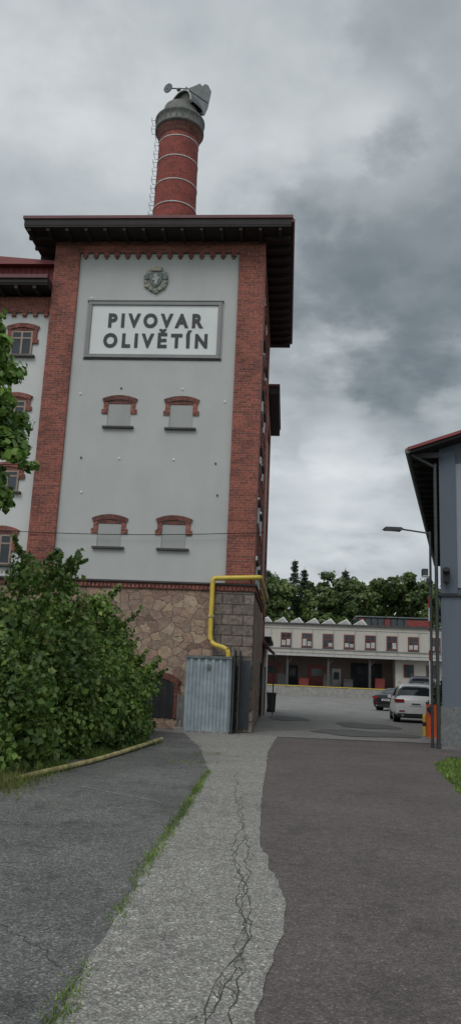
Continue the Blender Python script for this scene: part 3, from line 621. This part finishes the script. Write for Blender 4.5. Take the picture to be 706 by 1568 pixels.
# ---------------------------------------------------------------- cars
def car(name,loc,az,paint,suv=True):
    E=empty(name,loc,-az)
    if suv: st=[(0,.38,.72,.8,.80,.74),(.03,.30,.95,1.02,.93,.86),(.14,.26,1.08,1.15,.955,.84),(.5,.26,1.12,1.66,.965,.68),(1.0,.26,1.12,1.74,.97,.68),(2.2,.26,1.1,1.76,.97,.69),(3.0,.26,1.08,1.68,.97,.67),(3.75,.26,1.04,1.14,.96,.82),(4.6,.28,.92,1.0,.92,.8),(4.85,.35,.7,.76,.82,.7)]; wr=.38;wy=(.95,3.95)
    else: st=[(0,.36,.7,.78,.78,.7),(.05,.28,.88,.96,.88,.78),(.2,.24,.96,1.04,.90,.78),(.55,.24,.98,1.08,.91,.72),(1.3,.24,.97,1.40,.91,.58),(1.9,.24,.96,1.46,.91,.6),(2.7,.24,.95,1.42,.91,.6),(3.5,.24,.93,1.02,.90,.75),(4.4,.26,.8,.86,.86,.72),(4.65,.33,.6,.66,.75,.6)]; wr=.33;wy=(.95,3.75)
    mb=MB(); rings=[]
    for (y_,zl_,zb,zt,hb,ht) in st:
        r=[(hb*.88,zl_),(hb,zl_+.12),(hb,(zl_+zb)/2+.1),(hb*.97,zb),(ht*1.0,zt-.05),(ht*.8,zt)]
        rings.append([(x,y_,z) for x,z in r]+[(-x,y_,z) for x,z in reversed(r)])
    n=12; vs=[p for r in rings for p in r]; fs_p=[];fs_g=[]
    gh=[i for i,s in enumerate(st) if s[3]-s[2]>.25]
    for i in range(len(st)-1):
        for j in range(n):
            f=(i*n+j,(i+1)*n+j,(i+1)*n+(j+1)%n,i*n+(j+1)%n)
            a=i in gh;b=(i+1) in gh
            glass=(j in (3,7) and (a or b)) or (j in (4,5,6) and (a!=b))
            (fs_g if glass else fs_p).append(f)
    fs_p+= [tuple(range(n)),tuple((len(st)-1)*n+j for j in range(n))]
    mb.add(vs,fs_p,paint,True)
    i=mb.mi('carglass')
    for f in fs_g: mb.f.append(f); mb.m.append(i); mb.sm.append(True)
    o=mb.make('body',E); s=o.modifiers.new('sub','SUBSURF'); s.levels=2; s.render_levels=2
    mb=MB(); hw=.95 if suv else .9
    for y_ in wy:
        for s_ in (-1,1):
            mb.cyl((s_*(hw+.005),y_,wr),(s_*(hw-.23),y_,wr),wr,'black',seg=24); mb.cyl((s_*(hw+.012),y_,wr),(s_*(hw-.05),y_,wr),wr*.66,'rim',seg=12); mb.cyl((s_*(hw+.002),y_,wr+.02),(s_*(hw-.3),y_,wr+.02),wr*1.13,'dark',seg=24)
    h=1.0 if suv else .86
    for s_ in (-1,1):
        mb.box(min(s_*.52,s_*(hw-.06)),max(s_*.52,s_*(hw-.06)),-.012,.12,h-.10,h+.04,'tail'); mb.box(min(s_*(hw-.12),s_*(hw+.0)),max(s_*(hw-.12),s_*(hw+.0)),.03,.3,h-.08,h+.05,'tail')
        mb.box(min(s_*.5,s_*.75),max(s_*.5,s_*.75),-.02,.1,.5,.55,'tail')
        mb.box(min(s_*hw,s_*(hw+.16)),max(s_*hw,s_*(hw+.16)),3.0 if suv else 2.9,3.1 if suv else 3.0,h+.02,h+.18,paint)
        mb.cyl((s_*.6,-.03,.33),(s_*.6,.1,.33),.045,'rim',seg=10)
    mb.box(-.26,.26,-.025,.05,h-.22,h-.10,'white'); mb.box(-.2,.2,-.028,-.025,h-.19,h-.13,'letter'); mb.box(-hw+.12,hw-.12,-.02,.1,.26,.42,'black'); mb.box(-hw+.02,hw-.02,.4,4.4,.2,.30,'black')
    if suv:
        for s_ in (-1,1): mb.cyl((s_*.62,.8,1.79),(s_*.64,2.9,1.77),.02,'rim',seg=6)
        mb.box(-.6,.6,.38,.6,1.70,1.74,paint)
    mb.make('wheels_and_lights',E,bevel=.008); return E
car('parked_suv',(8.75,35.8,gz(35.8)),9,'carwhite',True)
car('parked_car',(10.4,50.5,gz(50)),32,'carblack',False)
car('parked_van',(12.0,47.5,gz(48)),14,'cargrey',True).scale=(1.05,1,1.3)
BN=empty('waste_bin',(2.62,42.6,gz(43))); mb=MB(); mb.prism([(-.2,.08),(.2,.08),(.24,.95),(-.24,.95)],-.28,.28,'black'); mb.box(-.26,.26,-.33,.3,.95,1.03,'darkmetal'); mb.cyl((-.22,.25,.1),(.22,.25,.1),.1,'black'); mb.make('bin_body',BN,bevel=.02)
# ---------------------------------------------------------------- distant trees
C=[];R=[];mb=MB()
tops=[(3,16.5),(6,17.0),(8.5,16.5),(12,16.6),(14.5,17.6),(18.5,16.6),(21,16.6),(23.5,17.9),(26,17.4),(28.5,16.2),(31,15.2),(34.5,14.5),(-2,17),(-8,17),(39,15),(44,16),(50,15)]
for x,t in tops:
    y=random.uniform(108,120); mb.cyl((x,y,-.3),(x,y,t*.7),.25,'bark',.1,seg=6)
    for _ in range(26):
        h=random.uniform(.45,.97); rr=2.9*math.sin(min(1,(1.06-h)*1.9)*1.57); a=random.uniform(0,6.28); q=random.uniform(0,1)**.5*rr
        C.append((x+math.cos(a)*q,y+math.sin(a)*q,t*h-.5)); r=random.uniform(.5,1.15); R.append((r,r,r*.75))
for _ in range(330):
    x=random.uniform(-8,46); top=14.8+2.4*noise.noise(Vector((x*.35,0,0))); C.append((x,random.uniform(105,116),7+(top-7)*random.random()**.8)); r=random.uniform(.7,1.4); R.append((r,r,r*.8))
DT=empty('distant_trees'); leaves('foliage',C,R,120000,.42,'farleaf',DT,fill=.35,aspect=.5,clip=lambda P:P[:,2]>5.5); mb.make('trunks',DT)
mb=MB();PC=[];PR=[]
for x,y,t in ((9.6,110,18.2),(11.2,112,17.4),(17.2,112,17.6),(5.8,110,16.6)):
    mb.cyl((x,y,0),(x,y,t),.2,'bark',.03,seg=6); z=5
    while z<t-.2:
        r=((t-z)*.17+.12)*random.uniform(.75,1.25)
        for a in np.linspace(0,6.28,7)[:-1]+random.random():
            for q in (.35,.75,1): PC.append((x+math.cos(a)*r*q,y+math.sin(a)*r*q,z-.3*r*q+random.uniform(-.2,.2))); PR.append((.33,.33,.2))
        z+=random.uniform(.35,.6)
CT=empty('conifer_trees'); mb.make('trunks',CT); leaves('needles',PC,PR,20000,.24,'conifer',CT,fill=.5)
# ---------------------------------------------------------------- world
wd=bpy.data.worlds.new("World"); scn.world=wd; wd.use_nodes=True; nt=wd.node_tree; nt.nodes.clear()
out=nt.nodes.new("ShaderNodeOutputWorld"); b1=nt.nodes.new("ShaderNodeBackground"); b2=nt.nodes.new("ShaderNodeBackground"); mx=nt.nodes.new("ShaderNodeMixShader")
sk=nt.nodes.new("ShaderNodeTexSky"); sk.sky_type='NISHITA'; sk.sun_disc=False; SE=math.radians(52); SA=math.radians(205); sk.sun_elevation=SE; sk.sun_rotation=SA
nt.links.new(sk.outputs[0],b1.inputs[0]); b1.inputs[1].default_value=.1
tc=nt.nodes.new("ShaderNodeTexCoord"); nv=nt.nodes.new("ShaderNodeVectorMath"); nv.operation='NORMALIZE'; nt.links.new(tc.outputs["Generated"],nv.inputs[0]); DIR=nv.outputs[0]
sp=nt.nodes.new("ShaderNodeSeparateXYZ"); nt.links.new(DIR,sp.inputs[0])
def math_(op,a,b=None,cl=False):
    m=nt.nodes.new("ShaderNodeMath"); m.operation=op; m.use_clamp=cl
    for i,v in enumerate((a,b)):
        if v is None: continue
        if hasattr(v,'links'): nt.links.new(v,m.inputs[i])
        else: m.inputs[i].default_value=v
    return m.outputs[0]
den=math_('ADD',math_('MAXIMUM',sp.outputs[2],0),.25)
cb=nt.nodes.new("ShaderNodeCombineXYZ"); nt.links.new(math_('DIVIDE',sp.outputs[0],den),cb.inputs[0]); nt.links.new(math_('DIVIDE',sp.outputs[1],den),cb.inputs[1])
n1=noisen(nt,cb.outputs[0],1.5,8,.5,.2); n2=noisen(nt,cb.outputs[0],4.2,8,.55,.1)
base=math_('ADD',math_('MULTIPLY',n1.outputs[0],.62),math_('MULTIPLY',n2.outputs[0],.44))
base=math_('SUBTRACT',base,.01)
def blob(dx,dy,dz,r0,r1,amt):
    v=Vector((dx,dy,dz)).normalized(); s=nt.nodes.new("ShaderNodeVectorMath"); s.operation='DISTANCE'; nt.links.new(DIR,s.inputs[0]); s.inputs[1].default_value=v
    dd=math_('ADD',s.outputs["Value"],math_('MULTIPLY',math_('SUBTRACT',n2.outputs[0],.5),.34))
    mr=nt.nodes.new("ShaderNodeMapRange"); mr.interpolation_type='SMOOTHSTEP'; nt.links.new(dd,mr.inputs[0]); mr.inputs[1].default_value=r0; mr.inputs[2].default_value=r1; mr.inputs[3].default_value=amt; mr.inputs[4].default_value=0
    return mr.outputs[0]
tot=base
for a in ((.20,.85,.49,.06,.18,-.18),(.08,.88,.46,.03,.15,-.09),(.20,.90,.40,.02,.10,-.06),(.17,.79,.59,.01,.09,.13),(-.2,.73,.65,.05,.3,.10),(.22,.69,.69,.03,.13,-.05),(.16,.97,.17,.04,.17,.12),(.2,.94,.28,.02,.1,-.04),(.15,.95,.3,.02,.07,.06)):
    tot=math_('ADD',tot,blob(*a))
cr=ramp(nt,[(.2,(.175,.205,.225)),(.34,(.245,.28,.30)),(.5,(.40,.44,.46)),(.62,(.61,.65,.67)),(.76,(.85,.88,.90))]); nt.links.new(tot,cr.inputs[0])
bk=nt.nodes.new("ShaderNodeMapRange"); nt.links.new(sp.outputs[1],bk.inputs[0]); bk.inputs[1].default_value=.5; bk.inputs[2].default_value=-.5; bk.inputs[3].default_value=1.0; bk.inputs[4].default_value=1.5
nt.links.new(cr.outputs[0],b2.inputs[0]); nt.links.new(bk.outputs[0],b2.inputs[1])
mx.inputs[0].default_value=.93; nt.links.new(b1.outputs[0],mx.inputs[1]); nt.links.new(b2.outputs[0],mx.inputs[2]); nt.links.new(mx.outputs[0],out.inputs[0])
sd=bpy.data.lights.new('sun','SUN'); sd.energy=1.25; sd.angle=math.radians(30); sd.color=(1,.97,.93); so=bpy.data.objects.new('sun',sd); link(so)
sv=Vector((math.sin(SA)*math.cos(SE),math.cos(SA)*math.cos(SE),math.sin(SE))); so.rotation_euler=sv.to_track_quat('Z','Y').to_euler()
# ---------------------------------------------------------------- camera
p=math.radians(11.9);ro=math.radians(2.43)
fw=Vector((0,math.cos(p),math.sin(p)));r0=Vector((1,0,0));u0v=Vector((0,-math.sin(p),math.cos(p)))
r=math.cos(ro)*r0+math.sin(ro)*u0v;u=math.cos(ro)*u0v-math.sin(ro)*r0
cd=bpy.data.cameras.new('camera'); cd.sensor_fit='VERTICAL'; cd.sensor_height=24; cd.lens=24*1177/1568; cd.clip_end=5000; cd.clip_start=.05
co=bpy.data.objects.new('camera',cd); link(co); mt=Matrix.Identity(4)
for i,v in enumerate((r,u,-fw)): mt[0][i],mt[1][i],mt[2][i]=v
mt[0][3],mt[1][3],mt[2][3]=0,0,1.6; co.matrix_world=mt; scn.camera=co
